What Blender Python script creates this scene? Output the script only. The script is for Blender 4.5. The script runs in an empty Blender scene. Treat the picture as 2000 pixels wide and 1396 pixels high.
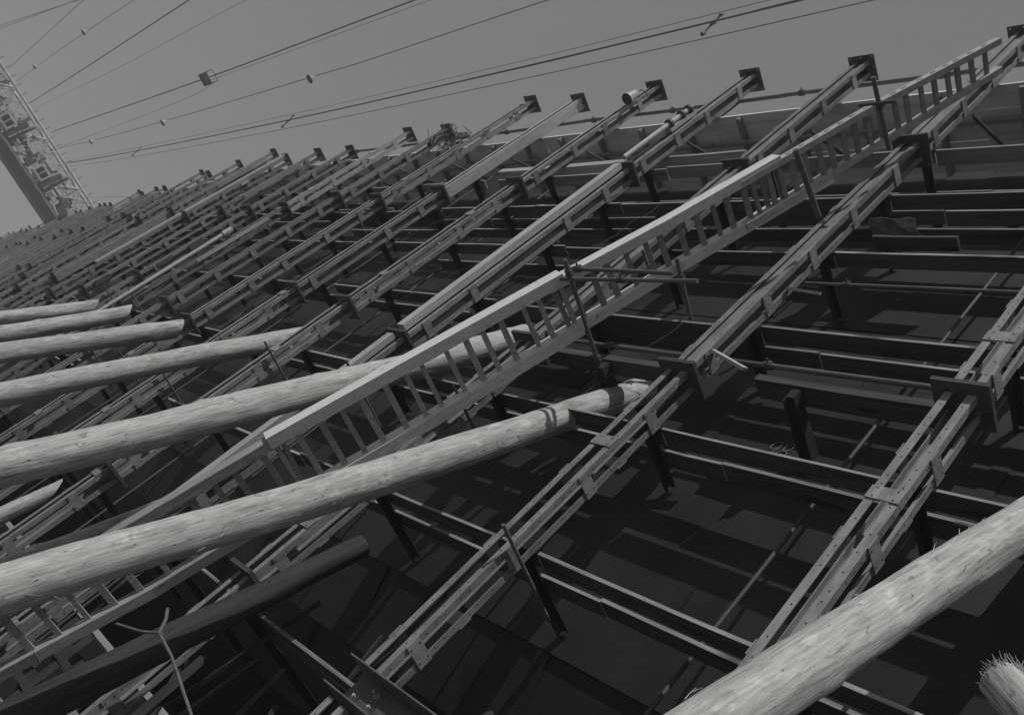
import bpy, bmesh, math, random
from mathutils import Vector, Matrix, noise
random.seed(7)
S = bpy.context.scene
C = S.collection

# ------------------------------------------------------------------ camera
cam_d = bpy.data.cameras.new('camera'); cam = bpy.data.objects.new('camera', cam_d); C.objects.link(cam)
CR = Vector((0.640, 0.373, 0.672)); CU = Vector((-0.110, -0.820, 0.561)); CF = Vector((-0.761, 0.433, 0.484))
CF.normalize(); CR = (CR - CF * CR.dot(CF)).normalized(); CU = CR.cross(CF).normalized()
Mx = Matrix((CR, CU, -CF)).transposed().to_4x4(); Mx.translation = Vector((0, -5.0, 1.6))
cam.matrix_world = Mx
cam_d.sensor_width = 36; cam_d.lens = 1726.7 / 2000 * 36; cam_d.clip_end = 6000; cam_d.clip_start = 0.05
S.camera = cam
# ------------------------------------------------------------------ light
SUN_EL = math.radians(47); SUN_DIR_XY = Vector((0.40, -0.92)).normalized()
sunvec = Vector((SUN_DIR_XY.x * math.cos(SUN_EL), SUN_DIR_XY.y * math.cos(SUN_EL), math.sin(SUN_EL)))
W = bpy.data.worlds.new('World'); S.world = W; W.use_nodes = True
wn = W.node_tree.nodes; wl = W.node_tree.links
sky = wn.new('ShaderNodeTexSky'); sky.sky_type = 'NISHITA'; sky.sun_disc = False
sky.sun_elevation = SUN_EL; sky.sun_rotation = math.atan2(SUN_DIR_XY.x, SUN_DIR_XY.y)
sky.air_density = 1.0; sky.dust_density = 1.0
bw = wn.new('ShaderNodeSeparateColor'); bg = wn['Background']      # blue-sensitive film: the sky's blue as grey
wl.new(sky.outputs[0], bw.inputs[0]); pw = wn.new('ShaderNodeMath'); pw.operation = 'POWER'; pw.inputs[1].default_value = 0.32      # the film's flat response to a clear sky
wl.new(bw.outputs[2], pw.inputs[0]); wl.new(pw.outputs[0], bg.inputs[0]); bg.inputs[1].default_value = 0.125
sl = bpy.data.lights.new('sun', 'SUN'); sl.energy = 3.0; sl.angle = math.radians(0.5); sl.color = (1, 0.99, 0.98)
so = bpy.data.objects.new('sun', sl); C.objects.link(so)
so.rotation_euler = sunvec.to_track_quat('Z', 'Y').to_euler(); so.location = (0, -20, 60)
S.view_settings.view_transform = 'Standard'; S.view_settings.look = 'None'; S.view_settings.gamma = 1
S.view_settings.exposure = 0.15

# ------------------------------------------------------------------ materials (all neutral grey: a black and white world)
def mat(name, lo, hi, rough=0.7, scale=(6, 6, 6), detail=6, bump=0.0, bscale=None, var=0.12, spots=None, metallic=0.0, spec=0.3):
    m = bpy.data.materials.new(name); m.use_nodes = True
    n = m.node_tree.nodes; l = m.node_tree.links; b = n['Principled BSDF']
    b.inputs['Roughness'].default_value = rough; b.inputs['Metallic'].default_value = metallic
    b.inputs['Specular IOR Level'].default_value = spec
    tc = n.new('ShaderNodeTexCoord'); oi = n.new('ShaderNodeObjectInfo')
    mp = n.new('ShaderNodeMapping'); mp.inputs['Scale'].default_value = scale
    mul = n.new('ShaderNodeVectorMath'); mul.operation = 'SCALE'; mul.inputs[0].default_value = (37, 19, 53)
    l.new(oi.outputs['Random'], mul.inputs['Scale'])
    l.new(tc.outputs['Object'], mp.inputs['Vector']); l.new(mul.outputs[0], mp.inputs['Location'])
    nz = n.new('ShaderNodeTexNoise'); nz.inputs['Scale'].default_value = 1; nz.inputs['Detail'].default_value = detail
    nz.inputs['Roughness'].default_value = 0.62
    l.new(mp.outputs[0], nz.inputs['Vector'])
    rg = n.new('ShaderNodeMapRange'); rg.inputs[1].default_value = 0.3; rg.inputs[2].default_value = 0.72
    rg.inputs[3].default_value = lo; rg.inputs[4].default_value = hi
    l.new(nz.outputs[0], rg.inputs[0])
    v = n.new('ShaderNodeMapRange'); v.inputs[3].default_value = 1 - var; v.inputs[4].default_value = 1 + var
    l.new(oi.outputs['Random'], v.inputs[0])
    mm = n.new('ShaderNodeMath'); mm.operation = 'MULTIPLY'; l.new(rg.outputs[0], mm.inputs[0]); l.new(v.outputs[0], mm.inputs[1])
    out = mm.outputs[0]
    if spots:                       # dark stains, knots or flakes of bark with a shape of their own
        for (ss, thr, val) in spots:
            m2 = n.new('ShaderNodeMapping'); m2.inputs['Scale'].default_value = ss
            l.new(tc.outputs['Object'], m2.inputs['Vector']); l.new(mul.outputs[0], m2.inputs['Location'])
            n2 = n.new('ShaderNodeTexNoise'); n2.inputs['Scale'].default_value = 1; n2.inputs['Detail'].default_value = 4
            l.new(m2.outputs[0], n2.inputs['Vector'])
            r2 = n.new('ShaderNodeMapRange'); r2.inputs[1].default_value = thr; r2.inputs[2].default_value = thr + 0.05
            r2.inputs[3].default_value = 1.0; r2.inputs[4].default_value = val
            l.new(n2.outputs[0], r2.inputs[0])
            m3 = n.new('ShaderNodeMath'); m3.operation = 'MULTIPLY'; l.new(out, m3.inputs[0]); l.new(r2.outputs[0], m3.inputs[1]); out = m3.outputs[0]
    cb = n.new('ShaderNodeCombineColor')
    for i in range(3): l.new(out, cb.inputs[i])
    l.new(cb.outputs[0], b.inputs['Base Color'])
    if bump:
        bp = n.new('ShaderNodeBump'); bp.inputs['Strength'].default_value = bump; bp.inputs['Distance'].default_value = 0.01
        l.new(nz.outputs[0], bp.inputs['Height']); l.new(bp.outputs[0], b.inputs['Normal'])
    return m

M_steel = mat('painted_steel', .13, .265, .6, (9, 9, 3), var=.14, spots=[((5, 5, 1.6), .66, .7)])
M_steel_pale = mat('primed_steel', .27, .40, .6, (9, 9, 3), var=.08, spots=[((12, 12, 5), .68, .55)])
M_plate = mat('flange_steel', .05, .085, .6, (12, 12, 12), var=.15)
M_hole = mat('bolt_hole', .012, .02, .9, (5, 5, 5))
M_edge = mat('scaffold_pipe_steel', .07, .13, .5, (4, 20, 20), var=.15)
M_log = mat('peeled_log', .22, .46, .85, (42, 42, 3.2), detail=10, bump=.8, var=.06,
            spots=[((9, 9, 4.0), .70, .40), ((70, 70, 7.0), .60, .78), ((26, 26, 1.6), .64, .66), ((3.2, 3.2, .8), .64, .82), ((7, 7, 4.0), .58, 1.22), ((5, 5, 1.2), .62, .72), ((24, 24, 10), .665, .36), ((10, 10, 6), .665, .6), ((36, 36, .7), .655, .42), ((12, 12, 9), .70, .45), ((4, 4, 2), .60, 1.12)])
M_logdark = mat('shade_dark_log', .02, .05, .85, (16, 16, 1.3), detail=8, bump=.4, var=.1, spots=[((11, 11, 4.5), .66, .5)])  # shadow under the hull is put into the base tone
M_crib = mat('shade_dark_baulk', .018, .04, .9, (3, 3, 3))  # near-black tone stands in for shade under hull and staging
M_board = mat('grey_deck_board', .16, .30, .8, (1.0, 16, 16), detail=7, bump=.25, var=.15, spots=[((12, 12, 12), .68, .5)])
M_wood = mat('new_sawn_timber', .26, .42, .75, (1.2, 22, 22), detail=7, bump=.25, var=.12, spots=[((9, 14, 14), .72, .5)])
M_woodz = mat('sawn_timber_upright', .24, .42, .75, (22, 22, 1.2), detail=7, bump=.25, var=.12, spots=[((14, 14, 8), .70, .45)])
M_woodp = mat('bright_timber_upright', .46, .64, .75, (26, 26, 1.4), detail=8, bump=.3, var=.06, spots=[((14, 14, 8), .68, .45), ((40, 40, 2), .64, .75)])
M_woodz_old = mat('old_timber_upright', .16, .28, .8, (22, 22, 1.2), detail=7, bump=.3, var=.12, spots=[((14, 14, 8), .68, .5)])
M_deck = mat('deck_timber', .50, .70, .8, (1.0, 16, 16), detail=7, bump=.25, var=.1, spots=[((12, 12, 12), .70, .45)])
M_plank = mat('weathered_shaded_plank', .035, .10, .85, (1.0, 18, 18), detail=7, bump=.3, var=.25, spots=[((1.1, 6, 6), .62, .45)])  # weathered wood, with the shade of the undersides put into its tone
M_hull = mat('primer_hull_plate', .010, .027, .55, (.8, .8, .35), detail=8, bump=.05, var=0, spots=[((2.0, 2.0, .5), .64, .7)])
M_chalk = mat('chalk', .10, .30, .9, (60, 60, 60), spots=[((30, 30, 30), .62, .25)])
M_dark = mat('dark_opening', .006, .01, .9)
M_cable = mat('wire_rope', .09, .12, .6)
M_crane = mat('crane_paint', .34, .48, .6, (1, 1, 1), var=.1)
M_craned = mat('crane_dark_steel', .045, .07, .6, (1, 1, 1))
M_white = mat('white_enamel', .26, .36, .35, spec=.5)
M_ground = mat('slipway_earth', .13, .23, .95, (.5, .5, .5), detail=10, bump=.3, var=0)
M_twig = mat('bare_twig', .06, .13, .9, (20, 20, 20))

# ------------------------------------------------------------------ mesh helpers
class MB:
    def __init__(s): s.v = []; s.f = []; s.m = []; s.sm = []
    def add(s, vs, fs, mi=0, smooth=False):
        o = len(s.v); s.v += [tuple(v) for v in vs]
        for f in fs: s.f.append([i + o for i in f]); s.m.append(mi); s.sm.append(smooth)
    def box(s, x0, x1, y0, y1, z0, z1, mi=0):
        s.add([(x, y, z) for z in (z0, z1) for y in (y0, y1) for x in (x0, x1)],
              [(0, 2, 3, 1), (4, 5, 7, 6), (0, 1, 5, 4), (2, 6, 7, 3), (0, 4, 6, 2), (1, 3, 7, 5)], mi)
    def bar(s, p0, p1, w, h, up=(0, 0, 1), mi=0, jit=0):
        p0 = Vector(p0); p1 = Vector(p1); d = (p1 - p0).normalized(); u = Vector(up)
        a = d.cross(u)
        if a.length < 1e-4: a = d.cross(Vector((1, 0, 0)))
        a.normalize(); b = a.cross(d).normalized(); vs = []
        for p in (p0, p1):
            for sb in (-1, 1):
                for sa in (-1, 1): vs.append(p + a * (sa * w / 2) + b * (sb * h / 2))
        s.add(vs, [(0, 1, 3, 2), (4, 6, 7, 5), (0, 4, 5, 1), (2, 3, 7, 6), (0, 2, 6, 4), (1, 5, 7, 3)], mi)
    def tube(s, pts, r, n=10, mi=0, cap=True, r1=None):
        pts = [Vector(p) for p in pts]; rings = []; k = len(pts); a = None
        for i, p in enumerate(pts):
            d = (pts[min(i + 1, k - 1)] - pts[max(i - 1, 0)]).normalized()
            if a is None:
                a = d.cross(Vector((0.31, 0.2, 0.93)))
                if a.length < .05: a = d.cross(Vector((1, 0, 0)))
            a = (a - d * a.dot(d)).normalized(); b = d.cross(a)
            rr = r if r1 is None else r + (r1 - r) * i / (k - 1)
            rings.append([p + (a * math.cos(t) + b * math.sin(t)) * rr for t in [2 * math.pi * j / n for j in range(n)]])
        vs = [v for q in rings for v in q]; fs = []
        for i in range(k - 1):
            for j in range(n): fs.append((i * n + j, i * n + (j + 1) % n, (i + 1) * n + (j + 1) % n, (i + 1) * n + j))
        s.add(vs, fs, mi, True)
        if cap:
            s.add(rings[0], [tuple(range(n))[::-1]], mi); s.add(rings[-1], [tuple(range(n))], mi)
    def disc(s, c, nrm, r, n=8, mi=0, t=.002):
        nrm = Vector(nrm); s.tube([Vector(c), Vector(c) + nrm * t], r, n, mi)
    def mesh(s, name, mats):
        me = bpy.data.meshes.new(name); me.from_pydata(s.v, [], s.f)
        for m in (mats if isinstance(mats, (list, tuple)) else [mats]): me.materials.append(m)
        me.polygons.foreach_set('material_index', s.m); me.polygons.foreach_set('use_smooth', s.sm)
        me.update(); return me
    def build(s, name, mats, parent=None, loc=None):
        return link(name, s.mesh(name, mats), parent, loc)

def link(name, me, parent=None, loc=None):
    o = bpy.data.objects.new(name, me); C.objects.link(o)
    if parent is not None: o.parent = parent
    if loc is not None: o.location = loc
    return o
def tag(o, label, cat, group=None):
    o['label'] = label; o['category'] = cat; o['kind'] = 'thing'
    if group: o['group'] = group
    return o
def thing(name, label, cat, loc=(0, 0, 0), group=None):
    o = bpy.data.objects.new(name, None); C.objects.link(o); o.location = loc; o.empty_display_size = .3
    return tag(o, label, cat, group)
ORD = ['zeroth', 'first', 'second', 'third', 'fourth', 'fifth', 'sixth', 'seventh', 'eighth', 'ninth', 'tenth', 'eleventh', 'twelfth', 'thirteenth',
       'fourteenth', 'fifteenth', 'sixteenth', 'seventeenth', 'eighteenth', 'nineteenth', 'twentieth']
def nth(i):
    if i <= 20: return ORD[i]
    t = {2: 'twenty', 3: 'thirty', 4: 'forty', 5: 'fifty'}[i // 10]
    return (t + '-' + ORD[i % 10]) if i % 10 else {3: 'thirtieth', 4: 'fortieth', 5: 'fiftieth'}[i // 10]

def taper(x):                        # the ship narrows to the bow, and the scaffold follows it
    d = -x - 36.0
    return .065 * (d if d > 6 else (0 if d < -6 else (d + 6) ** 2 / 24.0))

# ------------------------------------------------------------------ ground
g = MB(); g.add([(-3000, -3000, 0), (3000, -3000, 0), (3000, 3000, 0), (-3000, 3000, 0)], [(0, 1, 2, 3)])
go = g.build('ground', M_ground); go['kind'] = 'structure'

# ------------------------------------------------------------------ ship hull
HP = [(16.6, 1.95), (15.2, 1.86), (13.6, 1.68), (12.0, 1.5), (10.4, 1.35), (8.8, 1.24), (7.2, 1.2), (5.8, 1.28), (4.6, 1.55), (3.6, 2.05),
      (2.8, 2.8), (2.2, 3.9), (1.8, 5.4), (1.6, 8.0), (1.55, 15.0)]
def hull_y(z):
    for (za, ya), (zb, yb) in zip(HP, HP[1:]):
        if zb <= z <= za: return ya + (yb - ya) * (za - z) / (za - zb)
    return HP[0][1]
ship = thing('ship_hull', 'dark steel ship hull under construction behind the scaffold, narrowing to the bow', 'ship', (0, 0, 0))
hm = MB(); XS = [6 - 3.1 * i for i in range(42)]
for k, ((za, ya), (zb, yb)) in enumerate(zip(HP, HP[1:])):
    lap = .018 * (k % 2)             # in-and-out strakes
    for i in range(len(XS) - 1):
        xa, xb = XS[i], XS[i + 1]; t = lambda x: taper(x)
        dz = .06 if k % 2 else 0
        vs = [(xa, ya + t(xa) - lap, za + dz), (xb, ya + t(xb) - lap, za + dz), (xb, yb + t(xb) - lap, zb - dz), (xa, yb + t(xa) - lap, zb - dz)]
        hm.add(vs, [(0, 1, 2, 3)])
        if k % 2:
            hm.add([vs[3], vs[2], (xb, yb + t(xb) + .01, zb - dz), (xa, yb + t(xa) + .01, zb - dz)], [(0, 1, 2, 3)])
        hx = xa - .8 - 1.1 * ((k * 7) % 3)     # butt strap over the joint of two plates
        hm.add([(hx, ya + t(hx) - lap - .012, za - .07), (hx - .16, ya + t(hx) - lap - .012, za - .07),
                (hx - .16, yb + t(hx) - lap - .012, zb + .07), (hx, yb + t(hx) - lap - .012, zb + .07)], [(0, 1, 2, 3)])
xe = XS[-1]
hm.add([(XS[0], y, z) for z, y in HP] + [(XS[0], 15, 16.6)], [tuple(range(len(HP) + 1))])
hm.add([(xe, y + taper(xe), z) for z, y in HP] + [(xe, 15, 16.6)], [tuple(range(len(HP) + 1))[::-1]])
hm.add([(XS[0], HP[0][1], 16.6), (XS[0], 15, 16.6), (xe, 15, 16.6), (xe, HP[0][1] + taper(xe), 16.6)], [(0, 1, 2, 3)])
hm.build('side_plating', M_hull, ship)
# dark cut-out in the plating
m = MB(); y9 = lambda z: hull_y(z) - .035
m.add([(-9.75, y9(8.1), 8.1), (-8.95, y9(8.1), 8.1), (-8.95, y9(8.48), 8.48), (-9.05, y9(8.62), 8.62), (-9.55, y9(8.62), 8.62), (-9.75, y9(8.4), 8.4)], [(0, 1, 2, 3, 4, 5)])
m.build('plate_opening', M_dark, ship)
m = MB(); cc = (-9.5, 8.2)
m.tube([(cc[0] + 1.05 * math.cos(t), hull_y(cc[1] + .75 * math.sin(t)) - .03, cc[1] + .75 * math.sin(t)) for t in [math.radians(a) for a in range(150, 330, 10)]], .012, 6)
m.build('curved_seam', M_dark, ship)
# frame number in chalk
m = MB()
def stroke(pts, x0, z0, s):
    m.tube([(x0 + s * (p[0] + .25 * p[1]), hull_y(z0 + s * p[1]) - .032, z0 + s * p[1]) for p in pts], .0045, 6)
arc = lambda cx, cz, rx, rz, a0, a1, n=14: [(cx + rx * math.cos(math.radians(a0 + (a1 - a0) * i / n)), cz + rz * math.sin(math.radians(a0 + (a1 - a0) * i / n))) for i in range(n + 1)]
stroke(arc(.22, .72, .2, .26, 20, 380) + [(.42, .5), (.36, .2), (.2, 0), (.02, .02)], -5.62, 7.62, .27)
stroke(arc(.78, .74, .17, .23, -90, 270) + arc(.78, .25, .22, .26, 90, 450), -5.62, 7.62, .27)
m.build('chalk_number', M_chalk, ship)

# ------------------------------------------------------------------ scaffold columns
CW = .27; LEG = .074; TH = .010
SPL = {}
def shaft(z0, z1, kind, dots, battens):
    b = MB(); w = CW
    for sx in (0, 1):
        for sy in (0, 1):            # four corner angles
            xa, xb = (0, LEG) if sx == 0 else (w - LEG, w)
            ya, yb = (0, TH) if sy == 0 else (w - TH, w)
            b.box(xa, xb, ya, yb, z0, z1)
            xa, xb = (0, TH) if sx == 0 else (w - TH, w)
            ya, yb = (TH, LEG) if sy == 0 else (w - LEG, w - TH)
            b.box(xa, xb, ya, yb, z0, z1)
    if kind in ('channel', 'solid'):  # webs set back behind the corner legs
        b.box(TH, w - TH, .042, .050, z0, z1); b.box(TH, w - TH, w - .05, w - .042, z0, z1)
    if kind == 'solid':
        b.box(w - .034, w - .026, .05, w - .05, z0, z1); b.box(w, w + .006, .012, w - .012, z0 + .02, z1 - .02)
    if dots:
        z = z0 + .09
        while z < z1 - .05:
            for yy in (.045, w - .045):
                if random.random() < .8: b.disc((w + (.006 if kind == 'solid' else 0), yy, z), (1, 0, 0), .008, 6, 1)
            for xx in (.045, w - .045):
                if random.random() < .8: b.disc((xx, 0, z + .05), (0, -1, 0), .008, 6, 1)
            z += random.choice((.11, .11, .12, .2))
    if battens:
        for (fx, z) in batten_list(z0, z1, kind): batten_geo(b, fx, z)
    return b
def batten_list(z0, z1, kind):
    out = []; n = max(2, round((z1 - z0) / 1.12))
    for i in range(n):
        z = z0 + (i + .35) * (z1 - z0) / n
        z += random.uniform(-.09, .09)
        if kind != 'solid': out += [('px', z), ('nx', z)]
        if kind == 'angle' and i % 2 == 0: out += [('ny', z + .5), ('py', z + .5)]
    return [(a, z) for a, z in out if z < z1 - .12]
def batten_geo(b, f, z, h=.145):
    w = CW; t = .012; g_ = .003
    if f == 'px': b.box(w + g_, w + g_ + t, -.004, w + .004, z - h / 2, z + h / 2)
    if f == 'nx': b.box(-g_ - t, -g_, -.004, w + .004, z - h / 2, z + h / 2)
    if f == 'ny': b.box(-.004, w + .004, -g_ - t, -g_, z - h / 2, z + h / 2)
    if f == 'py': b.box(-.004, w + .004, w + g_, w + g_ + t, z - h / 2, z + h / 2)
bat_mesh = {}
for f in ('px', 'nx', 'ny', 'py'):
    b = MB(); batten_geo(b, f, 0)
    for s in (-1, 1):
        for q in (.05, CW - .05):
            if f == 'px': b.disc((CW + .015, q, s * .05), (1, 0, 0), .0095, 6, 1)
            if f == 'ny': b.disc((q, -.015, s * .05), (0, -1, 0), .0095, 6, 1)
    bat_mesh[f] = b.mesh('batten_plate', [M_steel, M_hole])
def flange_mesh():                   # square plate with eight bolt holes
    h = .25; r = .012; b = MB()
    hc = [(-.21, -.21), (0, -.21), (.21, -.21), (-.21, 0), (.21, 0), (-.21, .21), (0, .21), (.21, .21)]
    cuts = sorted({-h, h} | {c + s for c in (-.21, 0, .21) for s in (-r, r)})
    for i in range(len(cuts) - 1):
        for j in range(len(cuts) - 1):
            cx = (cuts[i] + cuts[i + 1]) / 2; cy = (cuts[j] + cuts[j + 1]) / 2
            if any(abs(cx - a) < r * .9 and abs(cy - c) < r * .9 for a, c in hc): continue
            b.add([(cuts[i], cuts[j], 0), (cuts[i + 1], cuts[j], 0), (cuts[i + 1], cuts[j + 1], 0), (cuts[i], cuts[j + 1], 0)], [(3, 2, 1, 0)])
            b.add([(cuts[i], cuts[j], .022), (cuts[i + 1], cuts[j], .022), (cuts[i + 1], cuts[j + 1], .022), (cuts[i], cuts[j + 1], .022)], [(0, 1, 2, 3)])
    for a, c in hc:
        q = [(a - r, c - r), (a + r, c - r), (a + r, c + r), (a - r, c + r)]
        b.add([(x, y, 0) for x, y in q] + [(x, y, .022) for x, y in q], [(0, 1, 5, 4), (1, 2, 6, 5), (2, 3, 7, 6), (3, 0, 4, 7)])
    q = [(-h, -h), (h, -h), (h, h), (-h, h)]
    b.add([(x, y, 0) for x, y in q] + [(x, y, .022) for x, y in q], [(0, 1, 5, 4), (1, 2, 6, 5), (2, 3, 7, 6), (3, 0, 4, 7)])
    # gusset ribs under the plate
    for sx in (-1, 1): b.add([(sx * .13, 0, 0), (sx * .24, 0, 0), (sx * .13, 0, -.1), (sx * .13, .012, 0), (sx * .24, .012, 0), (sx * .13, .012, -.1)],
                             [(0, 1, 2), (3, 5, 4), (0, 3, 4, 1), (1, 4, 5, 2), (0, 2, 5, 3)])
    return b.mesh('flange_plate', M_plate)
FL = flange_mesh()
m = MB(); m.box(-.04, .04, 0, .035, -.12, 0); m.box(-.04, .04, 1.0, 1.035, -.12, 0); m.box(-.035, .035, .035, 1.0, -.1, -.02)
BRK = None
LEVELS = [2.85, 4.83, 6.85, 8.85, 10.6, 12.15, 13.55]
def bracket_mesh(z):                 # steel arm from the column to the hull that carries the staging
    b = MB(); L = hull_y(z) - .05 - CW
    b.box(.05, .15, CW + .012, CW + L, -.012, 0); b.box(.05, .062, CW + .012, CW + L, -.09, -.013); b.box(.062, .11, CW + .012, CW + L, -.102, -.09)
    return b.mesh('staging_bracket', M_crib)
BR = {z: bracket_mesh(z) for z in LEVELS}
cols = [-.8, -3.43, -6.36, -9.05, -11.72, -14.5, -17.05, -19.45, -22.0, -24.3, -26.6]
splx = {2: (2.94, 7.48, 13.1, 17.2), 1: (2.94, 7.75, 13.0, 17.2), 3: (3.0, 7.6, 12.7, 16.9), 4: (3.0, 7.25, 12.94, 17.25), 5: (3.1, 7.95, 12.6, 17.5),
        6: (3.0, 8.2, 12.45, 17.5), 7: (2.2, 6.66, 12.2, 18.0), 8: (2.4, 7.1, 12.5, 16.75), 9: (2.2, 6.65, 12.0, 16.95), 10: (3.2, 8.0, 11.9, 16.05)}
kinds = {0: 'aca', 1: 'aaaa', 2: 'aaccc', 3: 'aacc', 4: 'aacc', 5: 'aaac', 6: 'aacs', 7: 'aaca', 8: 'accc', 9: 'aaaa', 10: 'aacc'}
KM = {'a': 'angle', 'c': 'channel', 's': 'solid'}
random.seed(21); x = cols[-1]
while x > -112:
    x -= random.choice((2.5, 2.6, 2.7)) * (1.0 if x > -60 else 1.05); cols.append(x)
desc = {0: 'riveted steel lattice column standing out of view to the right of the nearest one',
        1: 'nearest large steel lattice column crossing the right edge behind the foreground log',
        2: 'long riveted lattice column across the middle, standing on a bolted channel beam',
        3: 'lattice column partly hidden behind the wooden ladder',
        4: 'lattice column with a pale timber and collared pole on its front',
        5: 'lattice column with a white lamp shade under its top plate',
        6: 'lattice column with a smooth solid upper length, seventh from the right',
        7: 'tallest lattice column in the middle of the row, beside the brushwood tangle',
        8: 'lattice column holding the tangle of brushwood near its top',
        9: 'paler lattice column with bright new upper length, tenth from the right',
        10: 'lattice column with a long pale pole in front of its lower half'}
far_cache = {}
for i, x in enumerate(cols):
    ty = taper(x); near = i <= 8
    sp = splx.get(i)
    if sp is None:
        o = random.choice((-.8, -.4, 0, .4, .8)); sp = (round(2.8 + o, 1), round(7.4 + o, 1), round(12.2 + o * .6, 1), round(16.6 + random.choice((-.8, -.4, 0, .3, .5)), 1))
    ks = (kinds.get(i) or random.choice(('aaaa', 'aaaa', 'acaa', 'aaca', 'aasa'))).ljust(4, 'c')
    if i in desc: lab = desc[i]
    elif i <= 30: lab = 'distant steel lattice column, %s counted from the right along the scaffold' % nth(i + 1)
    else: lab = 'far slender steel column in the crowded end of the row below the crane beam'
    t = thing('scaffold_column', lab, 'steel column', (x, ty, 0), 'steel lattice columns of the shipyard scaffold')
    zs = (0.0,) + tuple(sp)
    t.rotation_euler = (random.uniform(-.001, .001), random.uniform(-.002, .002), random.uniform(-.012, .012))
    pale = i in (9,)
    for k in range(4):
        z0 = zs[k] + (.026 if k else 0.0); z1 = zs[k + 1] - (.36 if (i == 2 and k == 0) else .026)
        ms = M_steel_pale if (pale and k == 3) or (i == 6 and k == 3) else M_steel
        key = (round(z1 - z0, 2), ks[k], near, ms.name)
        if near or key not in far_cache:
            me = shaft(0, z1 - z0, KM[ks[k]], near, not near).mesh('column_shaft', [ms, M_hole]); far_cache[key] = me
        so_ = link('column_shaft', far_cache[key], t, (0, 0, z0))
        if near:
            for f, z in batten_list(0, z1 - z0, KM[ks[k]]):
                if random.random() < .95: link('batten_plate', bat_mesh[f], so_, (0, 0, z))
        if i == 2 and k == 0: continue
        link('flange_plate', FL, t, (CW / 2, CW / 2, zs[k + 1] - .024))
        if k < 3: link('flange_plate', FL, t, (CW / 2, CW / 2, zs[k + 1] + .002)).rotation_euler = (math.pi, 0, 0) if False else (0, 0, math.pi)
    if i > 8:
        for _ in range(random.choice((0, 1, 1, 2))):
            b = MB(); zb = random.uniform(4, 15); hb = random.choice((.3, .5, .8, 1.6, 2.4)); wb = random.uniform(.09, .2); b.box(CW + .018, CW + .018 + random.uniform(.02, .07), .01, wb, zb, zb + hb)
            b.build('packing_board', random.choice((M_woodz, M_woodz_old, M_plate, M_steel_pale)), t)
    if x > -60:
        for z in LEVELS: link('staging_bracket', BR[z], t, (0, 0, z - .03))

# ------------------------------------------------------------------ bolted channel beam at the foot of the long column
cb = thing('channel_beam', 'heavy steel channel beam with bolts lying across the foot of the long column', 'steel beam', (-6.36, .14, 2.945))
b = MB(); L = 3.4
b.box(-.12, L, .06, .075, -.30, -.006)                              # web
b.box(-.14, L, -.20, .06, -.006, .008); b.box(-.14, L, -.20, .06, -.314, -.30)
b.build('channel', M_edge, cb)
b = MB(); b.box(.5, L, -.10, .05, -.298, -.2); b.build('packing_timber', M_plank, cb)
for (bx, bz) in ((.1, -.22), (.26, -.1), (.34, -.22)):
    b = MB(); b.tube([(bx, .06, bz), (bx, .01, bz)], .03, 6); b.tube([(bx, .01, bz), (bx, -.05, bz)], .014, 8); b.build('bolt', M_steel_pale, cb)
b = MB(); b.box(.0, .36, .02, .058, -.298, -.20); b.build('packing_plate', M_steel_pale, cb)

# ------------------------------------------------------------------ shore logs
def make_log(name, p0, p1, r0, r1, material, lab, seed, n=36, cut=0.0, group='peeled shore logs propping the hull'):
    p0 = Vector(p0); p1 = Vector(p1); L = (p1 - p0).length; b = MB(); k = max(12, int(L / .09)); vs = []
    kn = [(random.random() * L, random.random() * 2 * math.pi) for _ in range(int(L * 1.3))]
    for i in range(k + 1):
        z = L * i / k
        ox = .045 * noise.noise(Vector((z * .35, seed, 0))); oy = .045 * noise.noise(Vector((z * .35, seed, 9)))
        for j in range(n):
            a = 2 * math.pi * j / n
            r = r0 + (r1 - r0) * i / k
            ca, sa = math.cos(a), math.sin(a)
            r += .020 * noise.noise(Vector((ca * 1.2, sa * 1.2, z * .7 + seed * 7)))
            r += .008 * noise.noise(Vector((ca * 5, sa * 5, z * 3 + seed * 3))) + .003 * noise.noise(Vector((ca * 14, sa * 14, z * 5 + seed)))
            for kz, ka in kn:
                if abs(kz - z) < .25:
                    da = (a - ka + math.pi) % (2 * math.pi) - math.pi
                    r += .024 * math.exp(-((kz - z) / .07) ** 2 - (da / .28) ** 2)
            zz = z + (cut * r / r0 * sa * (i / k) ** 6 if cut else 0)
            vs.append((ox + r * ca, oy + r * sa, zz))
    fs = [(i * n + j, i * n + (j + 1) % n, (i + 1) * n + (j + 1) % n, (i + 1) * n + j) for i in range(k) for j in range(n)]
    b.add(vs, fs, 0, True)
    b.add([vs[j] for j in range(n)], [tuple(range(n))[::-1]]); b.add([vs[k * n + j] for j in range(n)], [tuple(range(n))])
    for _ in range(int(L * 9) if material is M_log else 0):
        z = random.random() * L * .95; a = random.random() * 6.283; rr = r0 + (r1 - r0) * z / L - .004; da = random.uniform(-.25, .25); l_ = random.uniform(.03, .10) * random.choice((-1, 1)); hgt = random.uniform(.004, .028)
        P = lambda q, aa, zz: Vector((q * math.cos(aa), q * math.sin(aa), zz))
        b.tube([P(rr, a, z), P(rr + hgt * .7, a + da * .5, z + l_ * .5), P(rr + hgt, a + da, z + l_)], .0035, 4, 0, True, .0012)
    o = b.build(name, material)
    o.matrix_world = Matrix.Translation(p0) @ (p1 - p0).to_track_quat('Z', 'Y').to_matrix().to_4x4()
    return tag(o, lab, 'log', group)
def shore(x, ya, za, yb, zb, zend, r0, r1, lab, seed, cut=.12, m=None):
    s = (yb - ya) / (zb - za); f = lambda z: (x, ya + s * (z - za), z)
    return make_log('shore_log', f(0.02), f(zend), r0, r1, m or M_log, lab, seed, cut=cut)
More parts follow.
